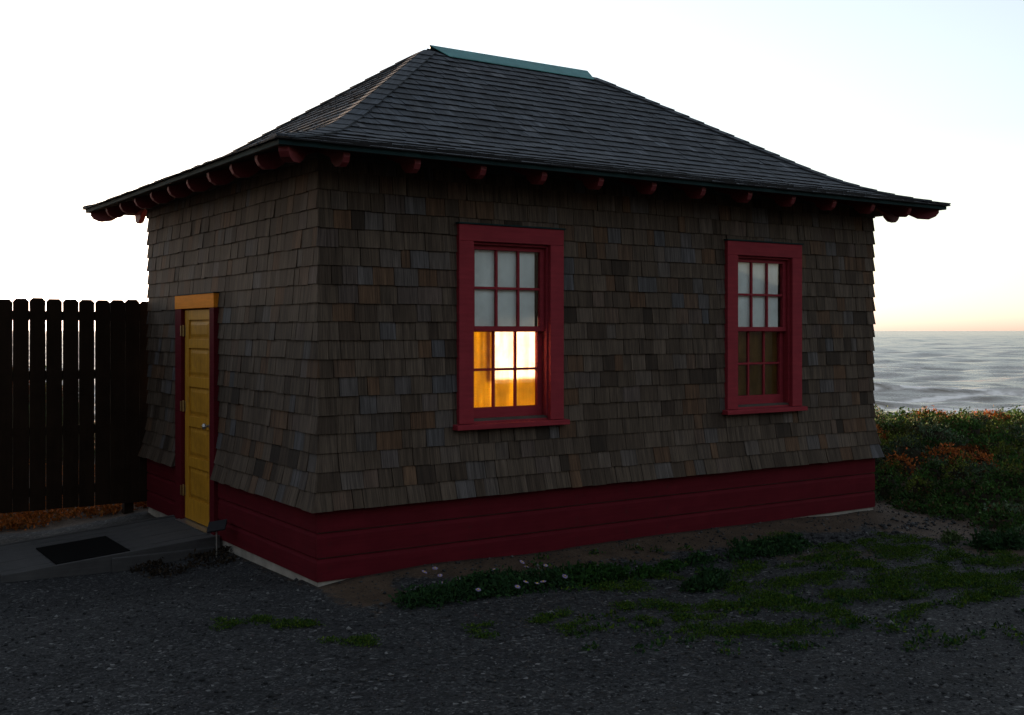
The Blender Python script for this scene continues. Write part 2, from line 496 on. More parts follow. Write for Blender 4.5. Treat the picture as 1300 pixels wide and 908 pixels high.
# ------------------------------------------------------------------ sea
def sea():
    head = math.atan2(FWD[1], FWD[0])
    fine = np.arange(-27, -15, .035)
    aa = np.concatenate([np.arange(-100, -27, .6), fine, np.arange(-15, 100.1, .6)])
    rr = 34 * np.exp(np.linspace(0, math.log(40000 / 34), 1050))
    A, R = np.meshgrid(np.radians(aa), rr)
    X = CAM[0] + R * np.cos(head + A); Y = CAM[1] + R * np.sin(head + A)
    fw = R * np.cos(A); lat = R * np.sin(A)
    dr = np.gradient(rr)[:, None] * np.ones_like(R)
    Z = np.zeros_like(R)
    rg = np.random.default_rng(5)
    for k in range(34):
        lam = 1.6 * 1.16 ** k
        if lam > 60: break
        th = rg.normal(0, .55)
        ph = rg.uniform(0, 6.28)
        amp = .013 * lam ** .8
        fade = sstep(2.2, 5, lam / dr)
        w = 2 * math.pi / lam * (fw * math.cos(th) + lat * math.sin(th)) + ph + 2.2 * vnoise(lat / (lam * 3.1), fw / (lam * 2.2), k)
        Z += amp * fade * (1 - 2 * np.abs(np.sin(w / 2))) * .9
    foam = np.zeros_like(R)
    for r0, hgt, wd, sd, extent in ((146, 1.15, 4.2, 2, 1), (186, .8, 5, 5, .6), (121, .6, 3, 9, .8), (103, .5, 2.6, 12, 1), (92, .4, 2.2, 14, 1), (250, .9, 7, 31, .4)):
        c = r0 + 10 * (vnoise(lat / 26, lat * 0, sd) - .5) + 3 * (vnoise(lat / 7, lat * 0, sd + 3) - .5)
        q = fw - c
        env = .25 + .95 * sstep(.25, .75, vnoise(lat / 17, lat * 0 + 1.5, sd + 7))
        Z += hgt * env * np.where(q < 0, np.exp(-(q / (wd * .55)) ** 2), np.exp(-(q / (wd * 1.5)) ** 2))
        foam += extent * env * np.where(q < 0, .85 * np.exp(-((q + wd * .2) / (wd * 1.6)) ** 2) * (sstep(.30, .75, fbm(lat / 5, fw / 1.6, sd, 3)) * 1.1), np.exp(-(q / (wd * .4)) ** 2) * .6)
    streak = fbm(lat / 11, fw / 2.6, 44, 5)
    foam += sstep(.46, .62, streak) * sstep(160, 95, fw) * 1.0 + sstep(.53, .68, streak) * sstep(360, 140, fw) * .5
    V = np.stack([X.ravel(), Y.ravel(), (SEA_Z + Z).ravel()], 1)
    ny, nx = R.shape
    i = np.arange(nx * ny).reshape(ny, nx)
    F = np.stack([i[:-1, :-1], i[1:, :-1], i[1:, 1:], i[:-1, 1:]], -1).reshape(-1, 4)
    m, nt, out = mat("sea water")
    tc = N(nt, "ShaderNodeTexCoord").outputs["Object"]
    at = N(nt, "ShaderNodeAttribute", attribute_name="foam").outputs["Fac"]
    br = noise(nt, scaled(nt, tc, (1, 1, .3)), 1.1, 5, .7)
    mul = N(nt, "ShaderNodeMath", operation='MULTIPLY'); L(nt, at, mul.inputs[0])
    L(nt, ramp(nt, br, [(.30, (.6, .6, .6)), (.62, (1, 1, 1))]), mul.inputs[1])
    fac = ramp(nt, mul.outputs[0], [(.08, (0, 0, 0)), (.60, (1, 1, 1))])
    c = mixc(nt, fac, (.12, .088, .052), (.82, .77, .72))
    nz = noise(nt, scaled(nt, tc, (.55, .55, 1)), 1.0, 7, .66)
    p = principled(nt, out, c, ramp(nt, fac, [(0, (.24, .24, .24)), (1, (.8, .8, .8))]), .5, bump(nt, nz, .42, .25))
    p.inputs["IOR"].default_value = 1.33
    o = np_mesh("sea", V, F, m, None, None, (0, 0, 0), True, {"foam": np.clip(foam.ravel(), 0, 1.2)})
    o["kind"] = "structure"


sea()


# ------------------------------------------------------------------ cottage
house = empty("shingle_cottage", (W / 2, D / 2, 0))
tag(house, "small dark shingled cottage with hipped roof and red window trim by the sea", "cottage")

SIDES = {   # origin, u direction, outward direction, length
    'front': ((0, 0), (1, 0), (0, -1), W), 'right': ((W, 0), (0, 1), (1, 0), D),
    'rear': ((W, D), (-1, 0), (0, 1), W), 'left': ((0, D), (0, -1), (-1, 0), D)}
IN = .018


def wp(side, u, out, z):
    o, ud, od, _ = SIDES[side]
    return (o[0] + ud[0] * u + od[0] * out, o[1] + ud[1] * u + od[1] * out, z)


def flare(z):
    t = max(0, (1.02 - z) / (1.02 - Z_SID)); return .066 * t ** 1.7


# openings of the hollow wall (u0,u1,z0,z1) and casing rectangles kept free of shingles
WIN = [(1.128, 2.100), (3.905, 4.868)]
WZ0, WZ1 = 1.10, 2.60           # casing bottom (top of sill) and top
holes = {'front': [(a + .125, b - .125, 1.13, 2.475) for a, b in WIN], 'right': [],
         'rear': [(W - 2.095, W - 1.375, 1.26, 2.0)], 'left': [(D - 2.88, D - 2.125, .09, 2.0)]}
keep = {'front': [(a + .02, b - .02, 1.075, WZ1 - .02) for a, b in WIN], 'right': [],
        'rear': [(W - 2.145, W - 1.325, 1.21, 2.05)], 'left': [(D - 3.06, D - 2.01, -1, 2.115)]}


def wall_core(side):
    """sheathing with openings, plus the flared backing under the lowest courses"""
    Ls = SIDES[side][3]
    mb = MB()
    hs_ = holes[side]
    u_in = IN if side in ('front', 'rear') else IN + .12
    us = sorted({u_in, Ls - u_in, *[h[0] for h in hs_], *[h[1] for h in hs_]})
    for a, b in zip(us[:-1], us[1:]):
        cut = sorted([(h[2], h[3]) for h in hs_ if h[0] < (a + b) / 2 < h[1]])
        z = .05
        for c0, c1 in cut + [(Z_TOP, None)]:
            if c0 > z:
                mb_box = [wp(side, a, -IN, z), wp(side, b, -IN, z), wp(side, b, -IN - .12, z), wp(side, a, -IN - .12, z)]
                mb.hex(mb_box + [(p[0], p[1], c0) for p in mb_box])
            z = c1
    # flared backing
    spans = [(u_in, Ls - u_in)]
    for k in keep[side]:
        if k[2] < 0:
            spans = [(u_in, k[0] - .004), (k[1] + .004, Ls - u_in)]
    for a, b in spans:
        zs = [Z_SID + .004, .65, .75, .85, .95]
        poly = [wp(side, a, -IN + .001, Z_SID + .004)] + [wp(side, a, flare(z) - IN + .002, z) for z in zs] + [wp(side, a, -IN + .001, 1.03)]
        v = np.array(wp(side, b, 0, 0)) - np.array(wp(side, a, 0, 0))
        mb.prism(poly, v)
    return mb.build("wall", M['timber'], house)


def wall_shingles(side, first):
    Ls = SIDES[side][3]
    mb = MB()
    nrow = 19
    for r in range(nrow):
        zb = Z_SID + r * EXPO
        zt = min(zb + EXPO * 1.5, Z_TOP - .02)
        over = (r + first) % 2 == 0
        # free intervals
        iv = [(None, None)]
        cuts = []
        for k in keep[side]:
            if zb < k[3] - .001 and zt > k[2] + .001:
                cuts.append(k)
        pieces = []
        lo = 0.0
        for k in sorted(cuts):
            pieces.append((lo, k[0], zb, zt)); lo = k[1]
            if zb < k[2] - .01:
                pieces.append((k[0], k[1], zb, min(zt, k[2])))
            if zt > k[3] + .03:
                pieces.append((k[0], k[1], max(zb, k[3]), zt))
        pieces.append((lo, Ls, zb, zt))
        for (a, b, z0, z1) in pieces:
            u = a
            while u < b - 1e-4:
                w = random.choice((random.uniform(.075, .12), random.uniform(.11, .17), random.uniform(.14, .21), random.uniform(.12, .18)))
                e = u + w
                if b - e < .05:
                    e = b
                tone = min(1, max(0, random.gauss(.46, .17)))
                if random.random() < .13: tone = random.uniform(.79, .93)
                if random.random() < .035: tone = random.uniform(0, .15)
                lift = .023 + random.uniform(-.004, .004); lt = .003
                jz = random.uniform(-.004, .003)
                g = .0016 + random.random() * .0012
                zz0 = z0 + jz
                def ends(z, l):
                    f = flare(z)
                    ext = f - IN + (l + .001 if over else .002)
                    ua = u + g if u > 1e-6 else -ext
                    ub = e - g if e < Ls - 1e-6 else Ls + ext
                    return ua, ub
                ua0, ub0 = ends(zz0, lift); ua1, ub1 = ends(z1, lt)
                tw = random.uniform(-.0014, .0014)
                f0, f1 = flare(zz0) - IN, flare(z1) - IN
                vs = [wp(side, ua0, f0 + lift + tw, zz0), wp(side, ub0, f0 + lift - tw, zz0), wp(side, ub0, f0 + .003, zz0 + .001), wp(side, ua0, f0 + .003, zz0 + .001),
                      wp(side, ua1, f1 + lt, z1), wp(side, ub1, f1 + lt, z1), wp(side, ub1, f1 - .001, z1), wp(side, ua1, f1 - .001, z1)]
                ou, ov = random.uniform(0, 40), random.uniform(0, 40)
                uv = [(ou + q, ov + zz) for q, zz in ((0, 0), (e - u, 0), (e - u, 0), (0, 0), (0, z1 - zz0), (e - u, z1 - zz0), (e - u, z1 - zz0), (0, z1 - zz0))]
                mb.hex(vs, uv, tone)
                u = e
    return mb.build("shingle_siding", M['wall_shingle'], house)


for k, sd in enumerate(('front', 'right', 'rear', 'left')):
    wall_core(sd)
    wall_shingles(sd, k % 2)

# floor and ceiling close the hollow inside
mb = MB(); mb.box(.14, W - .14, .14, D - .14, .02, .08); mb.build("interior_floor", M['plain'], house)
mb = MB(); mb.box(.14, W - .14, .14, D - .14, 2.86, 2.90); mb.build("ceiling", M['plain'], house)

# concrete footing and red skirt boards
mb = MB()
f = .006
mb.box(f, W - f, f, .16, -.45, .060); mb.box(f, W - f, D - .16, D - f, -.45, .060)
mb.box(f, .16, .16, D - .16, -.45, .060); mb.box(W - .16, W - f, .16, D - .16, -.45, .060)
mb.build("foundation", M['concrete'], house, bevel=.006)


def skirt(side):
    Ls = SIDES[side][3]
    spans = [(0, Ls)]
    if side == 'left':
        spans = [(0, D - 3.06), (D - 2.01, D)]
    for (z0, z1) in ((.058, .213), (.223, .390), (.400, .57)):
        for (a, b) in spans:
            mb = MB()
            e0 = -.004 if side in ('front', 'rear') else IN
            ua = a - .004 if (a == 0 and side in ('front', 'rear')) else a + (IN if a == 0 else .002)
            ub = b + .004 if (b == Ls and side in ('front', 'rear')) else b - (IN if b == Ls else .002)
            poly = [wp(side, ua, -IN + .002, z0), wp(side, ua, .005, z0), wp(side, ua, .004, z1 - .03), wp(side, ua, -.006, z1 - .006), wp(side, ua, -.012, z1), wp(side, ua, -IN + .002, z1)]
            mb.prism(poly, np.array(wp(side, ub, 0, 0)) - np.array(wp(side, ua, 0, 0)))
            mb.build("skirt_board", M['skirt'], house)


for sd in SIDES:
    skirt(sd)


# ------------------------------------------------------------------ roof
def slope_at(s):
    t = min(1, max(0, (s - .10) / 1.0)); t = t * t * (3 - 2 * t)
    return .27 + .41 * t


_S = np.linspace(-.3, RUN, 700)
_sl = np.array([slope_at(s) for s in _S])
_Z = np.concatenate([[0], np.cumsum((_sl[1:] + _sl[:-1]) / 2 * np.diff(_S))])
_Z -= np.interp(0, _S, _Z)
_A = np.concatenate([[0], np.cumsum(np.hypot(1, (_sl[1:] + _sl[:-1]) / 2) * np.diff(_S))]); _A -= np.interp(0, _S, _A)
ZR = (4.455 - Z_EAVE) / np.interp(RUN, _S, _Z)


def prof(s): return Z_EAVE + float(np.interp(s, _S, _Z)) * ZR
def s_of(a): return float(np.interp(a, _A, _S))


A_TOT = float(np.interp(RUN, _S, _A))


def rp(side, u, s, lift):
    """roof point: u along the eave side measured from its start corner plane, s inset from the eave"""
    o, ud, od, _ = SIDES[side]
    sl_ = slope_at(s); n = math.hypot(1, sl_)
    out = OV - s + lift * sl_ / n
    return (o[0] + ud[0] * u + od[0] * out, o[1] + ud[1] * u + od[1] * out, prof(s) + lift / n)


def u_rng(side, s):
    Ls = SIDES[side][3]; return -OV + s, Ls + OV - s


roof = MB()
for sd in SIDES:
    ss = np.linspace(0, RUN, 19)
    for s0, s1 in zip(ss[:-1], ss[1:]):
        a0, b0 = u_rng(sd, s0); a1, b1 = u_rng(sd, s1)
        roof.hex([rp(sd, a0, s0, -.04), rp(sd, b0, s0, -.04), rp(sd, max(a1, b1) if a1 > b1 else b1, s1, -.04), rp(sd, a1, s1, -.04),
                  rp(sd, a0, s0, 0), rp(sd, b0, s0, 0), rp(sd, b1, s1, 0), rp(sd, a1, s1, 0)])
roof_o = roof.build("roof", M['timber'], house)


def roof_shingles(side, first):
    mb = MB()
    ex = .126
    n = int(A_TOT / ex) + 1
    for r in range(n):
        a0 = r * ex if r else -.028
        s0 = s_of(a0); s1 = min(s_of(a0 + ex * 1.55), RUN)
        if s1 - s0 < .02: continue
        lo0, hi0 = u_rng(side, s0); lo1, hi1 = u_rng(side, s1)
        if hi0 - lo0 < .05: continue
        u = lo0
        jrow = random.uniform(-.003, .003)
        while u < hi0 - 1e-4:
            w = random.choice((random.uniform(.06, .10), random.uniform(.08, .14), random.uniform(.11, .17)))
            e = u + w
            if hi0 - e < .04: e = hi0
            tone = min(1, max(0, random.gauss(.45, .22)))
            lift = .019 + random.uniform(-.002, .004) - (.006 if r == 0 else 0); lt = .002
            js = random.uniform(-.006, .006) + jrow
            g = .0014
            ua0, ub0 = (u + g if u > lo0 + 1e-6 else lo0), (e - g if e < hi0 - 1e-6 else hi0)
            c = lambda q: min(max(q, lo1), max(hi1, lo1))
            ua1, ub1 = c(ua0), c(ub0)
            if ub1 - ua1 < 1e-4 and ub0 - ua0 < 1e-4:
                u = e; continue
            sb = s0 + js
            z = lambda q: 0
            vs = [rp(side, ua0, sb, lift), rp(side, ub0, sb, lift), rp(side, ub0, sb, .004), rp(side, ua0, sb, .004),
                  rp(side, ua1, s1, lt), rp(side, ub1, s1, lt), rp(side, ub1, s1, .0005), rp(side, ua1, s1, .0005)]
            # order so that faces point outwards
            vs = [vs[3], vs[2], vs[6], vs[7], vs[0], vs[1], vs[5], vs[4]]
            ou, ov = random.uniform(0, 40), random.uniform(0, 40); l = s1 - s0; w_ = e - u
            uv = [(ou, ov), (ou + w_, ov), (ou + w_, ov + l), (ou, ov + l)] * 2
            mb.add(vs, [q for q in MB.HEX if q != (0, 1, 5, 4)], uv, .06 + .94 * tone)
            mb.add([vs[q] for q in (0, 1, 5, 4)], [(0, 1, 2, 3)], [uv[q] for q in (0, 1, 5, 4)], 0.0)   # butt painted near-black as the shade line between courses
            u = e
    return mb.build("roof_shingles", M['roof_shingle'], roof_o)


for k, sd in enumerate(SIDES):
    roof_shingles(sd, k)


def hip_caps(sa, sb_, at_start):
    """cap shingles up one hip: sa meets sb_; at the end of sa's eave and the start of sb_'s"""
    mb = MB()
    ex = .128; a = -.02
    n = int(A_TOT / ex)
    for r in range(n + 1):
        s0 = s_of(a + r * ex); s1 = min(s_of(a + r * ex + ex * 1.3), RUN - .06)
        if s0 > RUN - .15: break
        for side, endc in ((sa, True), (sb_, False)):
            w = .125
            tone = random.uniform(.25, .75)
            def pt(s, q, l):
                lo, hi = u_rng(side, s)
                return rp(side, hi - q if endc else lo + q, s, l)
            lb = .034 + random.uniform(-.002, .002)
            w += random.uniform(-.008, .008)
            vs = [pt(s0, w, lb - .016), pt(s0, -.004, lb - .016), pt(s1, -.004, .016), pt(s1, w, .016),
                  pt(s0, w, lb), pt(s0, -.012, lb), pt(s1, -.008, .024), pt(s1, w, .024)]
            ou, ov = random.uniform(0, 40), random.uniform(0, 40)
            mb.hex(vs, [(ou, ov), (ou + w, ov), (ou + w, ov + .17), (ou, ov + .17)] * 2, tone)
    return mb.build("hip_cap", M['roof_shingle'], roof_o)


names = list(SIDES)
for i, sd in enumerate(names):
    hip_caps(sd, names[(i + 1) % 4], True)

# green metal ridge cap
mb = MB()
r0, r1 = RUN - OV, W - (RUN - OV)
dd = .155
x0, x1 = r0 + .02, r1 + .03
yr = D / 2; zr = prof(RUN) + .050
def zc(dy): return prof(RUN - dy) + .034
for sgn in (-1, 1):
    a = [(x0, yr, zr), (x1, yr, zr), (x1 - .03, yr + sgn * dd, zc(dd)), (x0 + .13, yr + sgn * dd, zc(dd))]
    b = [(p[0], p[1], p[2] - .008) for p in a]
    mb.hex(b + a)
mb.build("ridge_cap", M['copper'], roof_o, bevel=.002)

# drip edge under the lowest course
mb = MB()
e = OV
for sd in SIDES:
    Ls = SIDES[sd][3]
    ea, eb = (-e, Ls + e) if sd in ('front', 'rear') else (-e + .022, Ls + e - .022)
    p = [wp(sd, ea, e, 0), wp(sd, eb, e, 0), wp(sd, eb, e - .022, 0), wp(sd, ea, e - .022, 0)]
    mb.hex([(q[0], q[1], Z_EAVE - .036) for q in p] + [(q[0], q[1], Z_EAVE - .001) for q in p])
mb.build("fascia", M['fascia'], roof_o)


def under(s): return prof(max(s, 0)) - .046 * math.hypot(1, slope_at(s))


def tail(base, dirv, scale_w=.05):
    """shaped rafter tail; d is the outward distance from the wall plane"""
    ds = [-.06, .06, .16, .26, .36, .425]
    top = [(d, under(OV - d) - .003) for d in ds]
    zt = lambda d: under(OV - d)
    bot = [(.425, zt(.425) - .035), (.405, zt(.405) - .075), (.365, zt(.365) - .110), (.29, zt(.29) - .122), (.235, zt(.235) - .100), (.205, zt(.205) - .070), (-.06, zt(-.06) - .08)]
    dv = np.array(dirv, float); side = np.array((-dv[1], dv[0])) / np.linalg.norm(dv) * scale_w / 2
    poly = [(base[0] + dv[0] * d + side[0], base[1] + dv[1] * d + side[1], z) for d, z in top + bot]
    mb = MB(); mb.prism(poly, (-2 * side[0], -2 * side[1], 0))
    o = mb.build("rafter_tail", M['tail'], house, bevel=.003)


for k in range(12):
    x = .02 + .5375 * k
    tail((x, 0), (0, -1)); tail((x, D), (0, 1))
for k in range(9):
    y = .0 + .4875 * k + .05
    tail((0, y), (-1, 0)); tail((W, y), (1, 0))
for c, dv in (((0, 0), (-1, -1)), ((W, 0), (1, -1)), ((0, D), (-1, 1)), ((W, D), (1, 1))):
    tail(c, dv, .07)

# frieze board behind the tails
mb = MB()
mb.box(-.012, W + .012, -.012, .01, 3.0, 3.14); mb.box(-.012, .01, .012, D - .012, 3.0, 3.14)
mb.box(W - .01, W + .012, .012, D - .012, 3.0, 3.14); mb.box(-.012, W + .012, D - .01, D + .012, 3.0, 3.14)
mb.build("frieze_board", M['timber'], house)


# ------------------------------------------------------------------ windows
def window(x0, x1, lit):
    yo, yi = -.034, .012               # casing face and back
    g0, g1 = x0 + .130, x1 - .130      # clear opening
    mb = MB()
    mb.box(x0, g0, yo, yi, WZ0, 2.475); mb.box(g1, x1, yo, yi, WZ0, 2.475)
    mb.box(x0, x1, yo, yi, 2.4755, WZ1)
    # jambs and head lining
    mb.box(g0 - .02, g0, yi + .001, .125, 1.12, 2.475); mb.box(g1, g1 + .02, yi + .001, .125, 1.12, 2.475)
    mb.box(g0 - .02, g1 + .02, yi + .001, .125, 2.4755, 2.495)
    # inner stops beside the sashes
    mb.box(g0 + .0005, g0 + .014, .002, .034, 1.13, 2.47); mb.box(g1 - .014, g1 - .0005, .002, .034, 1.13, 2.47)
    mb.box(g0 + .0145, g1 - .0145, .002, .034, 2.455, 2.4745)
    w = mb.build("window", M['trim'], house, bevel=.003)
    if lit: w["label"] = "window with glowing amber lower blind"
    else: w["label"] = "window with dark brown lower blind"
    mb = MB()
    mb.hex([(x0 - .035, -.070, 1.057), (x1 + .035, -.070, 1.057), (x1 + .035, .012, 1.057), (x0 - .035, .012, 1.057),
            (x0 - .035, -.070, 1.094), (x1 + .035, -.070, 1.094), (x1 + .035, .012, 1.0995), (x0 - .035, .012, 1.0995)])
    mb.hex([(g0, .0125, 1.08), (g1, .0125, 1.08), (g1, .125, 1.08), (g0, .125, 1.08),
            (g0, .0125, 1.112), (g1, .0125, 1.112), (g1, .125, 1.12), (g0, .125, 1.12)])
    mb.build("window_sill", M['trim'], w, bevel=.003)
    mb = MB(); mb.box(x0 - .012, x1 + .012, -.046, .006, WZ1 + .001, WZ1 + .012); mb.build("drip_cap", M['fascia'], w)

    def sash(y0, z0, z1, bottom, top):
        mb = MB(); d = .036
        a, b = g0 + .004, g1 - .004; st = .046
        mb.box(a, a + st, y0, y0 + d, z0, z1); mb.box(b - st, b, y0, y0 + d, z0, z1)
        mb.box(a + st + .0003, b - st - .0003, y0 + .0006, y0 + d - .0006, z0, z0 + bottom)
        mb.box(a + st + .0003, b - st - .0003, y0 + .0006, y0 + d - .0006, z1 - top, z1)
        ia, ib = a + st, b - st; za, zb = z0 + bottom, z1 - top; mw = .020
        for k in (1, 2):
            c = ia + (ib - ia) * k / 3
            mb.box(c - mw / 2, c + mw / 2, y0 + .006, y0 + d - .008, za, zb)
        zm = (za + zb) / 2
        mb.box(ia, ib, y0 + .0075, y0 + d - .0095, zm - mw / 2, zm + mw / 2)
        mb.build("sash", M['trim'], w, bevel=.002)
        mb = MB(); mb.box(ia - .004, ib + .004, y0 + .017, y0 + .020, za - .004, zb + .004)
        mb.build("pane", M['glass'], w)
    sash(.036, 1.795, 2.470, .040, .050)
    sash(.076, 1.125, 1.825, .085, .034)
    mb = MB()
    mb.box(g0 + .02, g1 - .080, .0745, .0755, 1.828, 2.47)
    mb.tube((g0 + .005, .092, 2.45), (g1 - .005, .092, 2.45), .014)
    mb.build("roller_shade", M['white_shade'], w)
    mb = MB(); mb.box(g0 + .002, g1 - .002, .1145, .1155, 1.13, 1.83)
    mb.build("amber_blind", M['amber'], w)
    # sash lock on the meeting rail
    mb = MB(); mb.box((g0 + g1) / 2 - .025, (g0 + g1) / 2 + .025, .085, .1, 1.826, 1.84); mb.build("sash_lock", M['steel'], w)


window(*WIN[0], True)
window(*WIN[1], False)

# rear window: low strip of glass the sun shines through
mb = MB()
ra, rb = 1.375, 2.095
mb.box(ra - .07, ra, D - .012, D + .03, 1.26, 2.0); mb.box(rb, rb + .07, D - .012, D + .03, 1.26, 2.0)
mb.box(ra - .07, rb + .07, D - .012, D + .03, 1.19, 1.2595); mb.box(ra - .07, rb + .07, D - .012, D + .03, 2.0005, 2.07)
wr = mb.build("window", M['trim'], house, bevel=.003)
mb = MB(); mb.box(ra - .01, rb + .01, D - .06, D - .056, 1.25, 2.01); mb.build("pane", M['glass'], wr)
m, nt, out = mat("added amber sun filter")
tr = N(nt, "ShaderNodeBsdfTransparent"); df = N(nt, "ShaderNodeBsdfTranslucent"); df.inputs[0].default_value = (.5, .3, .05, 1)
tc = N(nt, "ShaderNodeTexCoord").outputs["Object"]
v = noise(nt, scaled(nt, tc, (22, 1, 1.5)), 1, 4, .6)
L(nt, ramp(nt, v, [(.25, (.34, .23, .002)), (.75, (.66, .49, .006))]), tr.inputs[0])
ad = N(nt, "ShaderNodeMixShader"); ad.inputs[0].default_value = .1
L(nt, tr.outputs[0], ad.inputs[1]); L(nt, df.outputs[0], ad.inputs[2]); L(nt, ad.outputs[0], out.inputs[0])
mb = MB(); mb.box(ra - .03, 1.61, D - .135, D - .134, 1.24, 2.04); mb.box(1.6105, rb + .03, D - .135, D - .134, 1.24, 1.495)  # unseen sheets added to dim and shape the sun on the front blind
mb.box(1.555, 1.635, D - .145, D - .144, 1.496, 2.04)
mb.box(1.6105, rb + .03, D - .145, D - .144, 1.496, 1.518)
mb.build("sun_filter", m, wr)

# ------------------------------------------------------------------ door in the side wall
mb = MB()
yl, yr_ = 2.875, 2.13            # leaf edges (hinge side is the far one)
mb.box(-.038, .06, 2.01, 2.125, -.02, 1.995); mb.box(-.038, .06, 2.885, 3.06, -.02, 1.995)
mb.box(.034, .13, 2.1255, 2.14, .1, 1.99); mb.box(.034, .13, 2.87, 2.8845, .1, 1.99); mb.box(.034, .13, 2.1405, 2.8695, 1.975, 1.99)
cas = mb.build("door_casing", M['skirt'], house, bevel=.003)
mb = MB(); mb.box(-.041, .06, 2.009, 3.061, 1.996, 2.118); mb.build("head_board", M['head'], cas, bevel=.004)
mb = MB(); mb.box(-.048, .03, 2.002, 3.068, 2.119, 2.127); mb.build("drip_cap", M['fascia'], cas)

mb = MB()
xf, xb = -.006, .034
st = .105; z0, z1 = .112, 1.985
mb.box(xf, xb, yr_, yr_ + st, z0, z1); mb.box(xf, xb, yl - st, yl, z0, z1)
rails = [(z0, .30), (.585, .675), (.945, 1.04), (1.30, 1.39), (1.645, 1.725), (1.895, z1)]
pan = []
for (a, b) in rails:
    mb.box(xf + .0006, xb - .0006, yr_ + st + .0003, yl - st - .0003, a, b)
door = mb.build("door", M['door'], house, bevel=.003)
for (r_a, r_b) in zip(rails[:-1], rails[1:]):
    za, zb = r_a[1], r_b[0]
    ya, yb = yr_ + st, yl - st
    mb = MB()
    mb.box(xf + .016, xb - .012, ya + .0004, yb - .0004, za + .0004, zb - .0004)
    xm, xr = xf + .0155, xf + .006
    mb.hex([(xm, ya + .016, za + .016), (xm, yb - .016, za + .016), (xm, yb - .016, zb - .016), (xm, ya + .016, zb - .016),
            (xr, ya + .05, za + .045), (xr, yb - .05, za + .045), (xr, yb - .05, zb - .045), (xr, ya + .05, zb - .045)])
    mb.build("door_panel", M['door_p'], door, bevel=.0015)
for z in (.36, 1.12, 1.80):
    mb = MB(); mb.box(-.0405, -.0385, 2.876, 2.905, z - .045, z + .045); mb.box(-.009, -.0065, 2.845, 2.874, z - .045, z + .045)
    mb.tube((-.020, 2.879, z - .05), (-.020, 2.879, z + .05), .007)
    mb.build("hinge", M['hinge'], door)
mb = MB()
mb.tube((-.005, 2.185, .985), (-.014, 2.185, .985), .027, .025, 16)
mb.tube((-.014, 2.185, .985), (-.045, 2.185, .985), .010, .012, 12)
mb.ball((-.060, 2.185, .985), .026, sc=(.8, 1, 1))
mb.build("doorknob", M['steel'], door, smooth=False)
mb = MB(); mb.hex([(-.075, 2.08, .088), (.05, 2.08, .088), (.05, 2.93, .088), (-.075, 2.93, .088), (-.075, 2.08, .094), (.05, 2.08, .109), (.05, 2.93, .109), (-.075, 2.93, .094)])
mb.build("threshold", M['steel'], house)

# ------------------------------------------------------------------ ramp, mat, stake light
ramp_e = empty("door_ramp", (-.9, 2.5, -.06))
tag(ramp_e, "low grey wooden ramp sloping down from the yellow door", "ramp")
X0, X1, ZT0, ZT1 = -.022, -1.68, .086, -.045
def zt_(x): return ZT0 + (x - X0) / (X1 - X0) * (ZT1 - ZT0)
ya, yb = 1.90, 3.16
nb = 7
for i in range(nb):
    a = ya + .042 + (yb - ya - .084) * i / nb; b = ya + .042 + (yb - ya - .084) * (i + 1) / nb - .004
    mb = MB()
    j = random.uniform(-.002, .002)
    mb.hex([(X1, a, ZT1 - .03), (X0, a, ZT0 - .03), (X0, b, ZT0 - .03), (X1, b, ZT1 - .03), (X1, a, ZT1 + j), (X0, a, ZT0 + j), (X0, b, ZT0 + j), (X1, b, ZT1 + j)])
    mb.build("deck_board", M['deck'], ramp_e, bevel=.003)
for (a, b) in ((ya, ya + .038), (yb - .038, yb)):
    mb = MB()
    mb.hex([(X1 - .02, a, ZT1 - .12), (X0, a, -.2), (X0, b, -.2), (X1 - .02, b, ZT1 - .12), (X1 - .02, a, ZT1 + .012), (X0, a, ZT0 + .012), (X0, b, ZT0 + .012), (X1 - .02, b, ZT1 + .012)])
    mb.build("edge_beam", M['deck'], ramp_e, bevel=.004)
mb = MB(); mb.box(-.9, -.03, ya - .045, ya - .002, -.2, .012); mb.build("side_timber", M['deck'], ramp_e, bevel=.006)

mb = MB()
pts = [(-1.30, 1.96), (-.74, 1.96), (-.74, 2.72), (-1.30, 2.72)]
mb.hex([(x, y, zt_(x) + .0035) for x, y in pts] + [(x, y, zt_(x) + .015) for x, y in pts])
o = mb.build("doormat", M['mat'], None, bevel=.003)
tag(o, "black rectangular rubber mat lying on the grey ramp", "doormat")

st_e = empty("stake_light", (-.15, 1.62, -.07))
tag(st_e, "thin metal stake with a small dark tilted panel beside the ramp", "garden light")
mb = MB(); mb.tube((-.15, 1.62, -.14), (-.15, 1.62, .215), .006, .006, 8); mb.build("stake", M['steel'], st_e)
mb = MB()
c = np.array((-.15, 1.62, .225)); uu = np.array((.50, -.30, .10)); uu /= np.linalg.norm(uu)
vv = np.array((.30, .42, .22)); vv -= uu * np.dot(vv, uu); vv /= np.linalg.norm(vv)
nn = np.cross(uu, vv)
q = [c + uu * a * .075 + vv * b * .085 for a, b in ((-1, -.7), (1, -.7), (1, 1.1), (-1, 1.1))]
mb.hex([p - nn * .012 for p in q] + q)
mb.build("panel", M['panel'], st_e, bevel=.003)

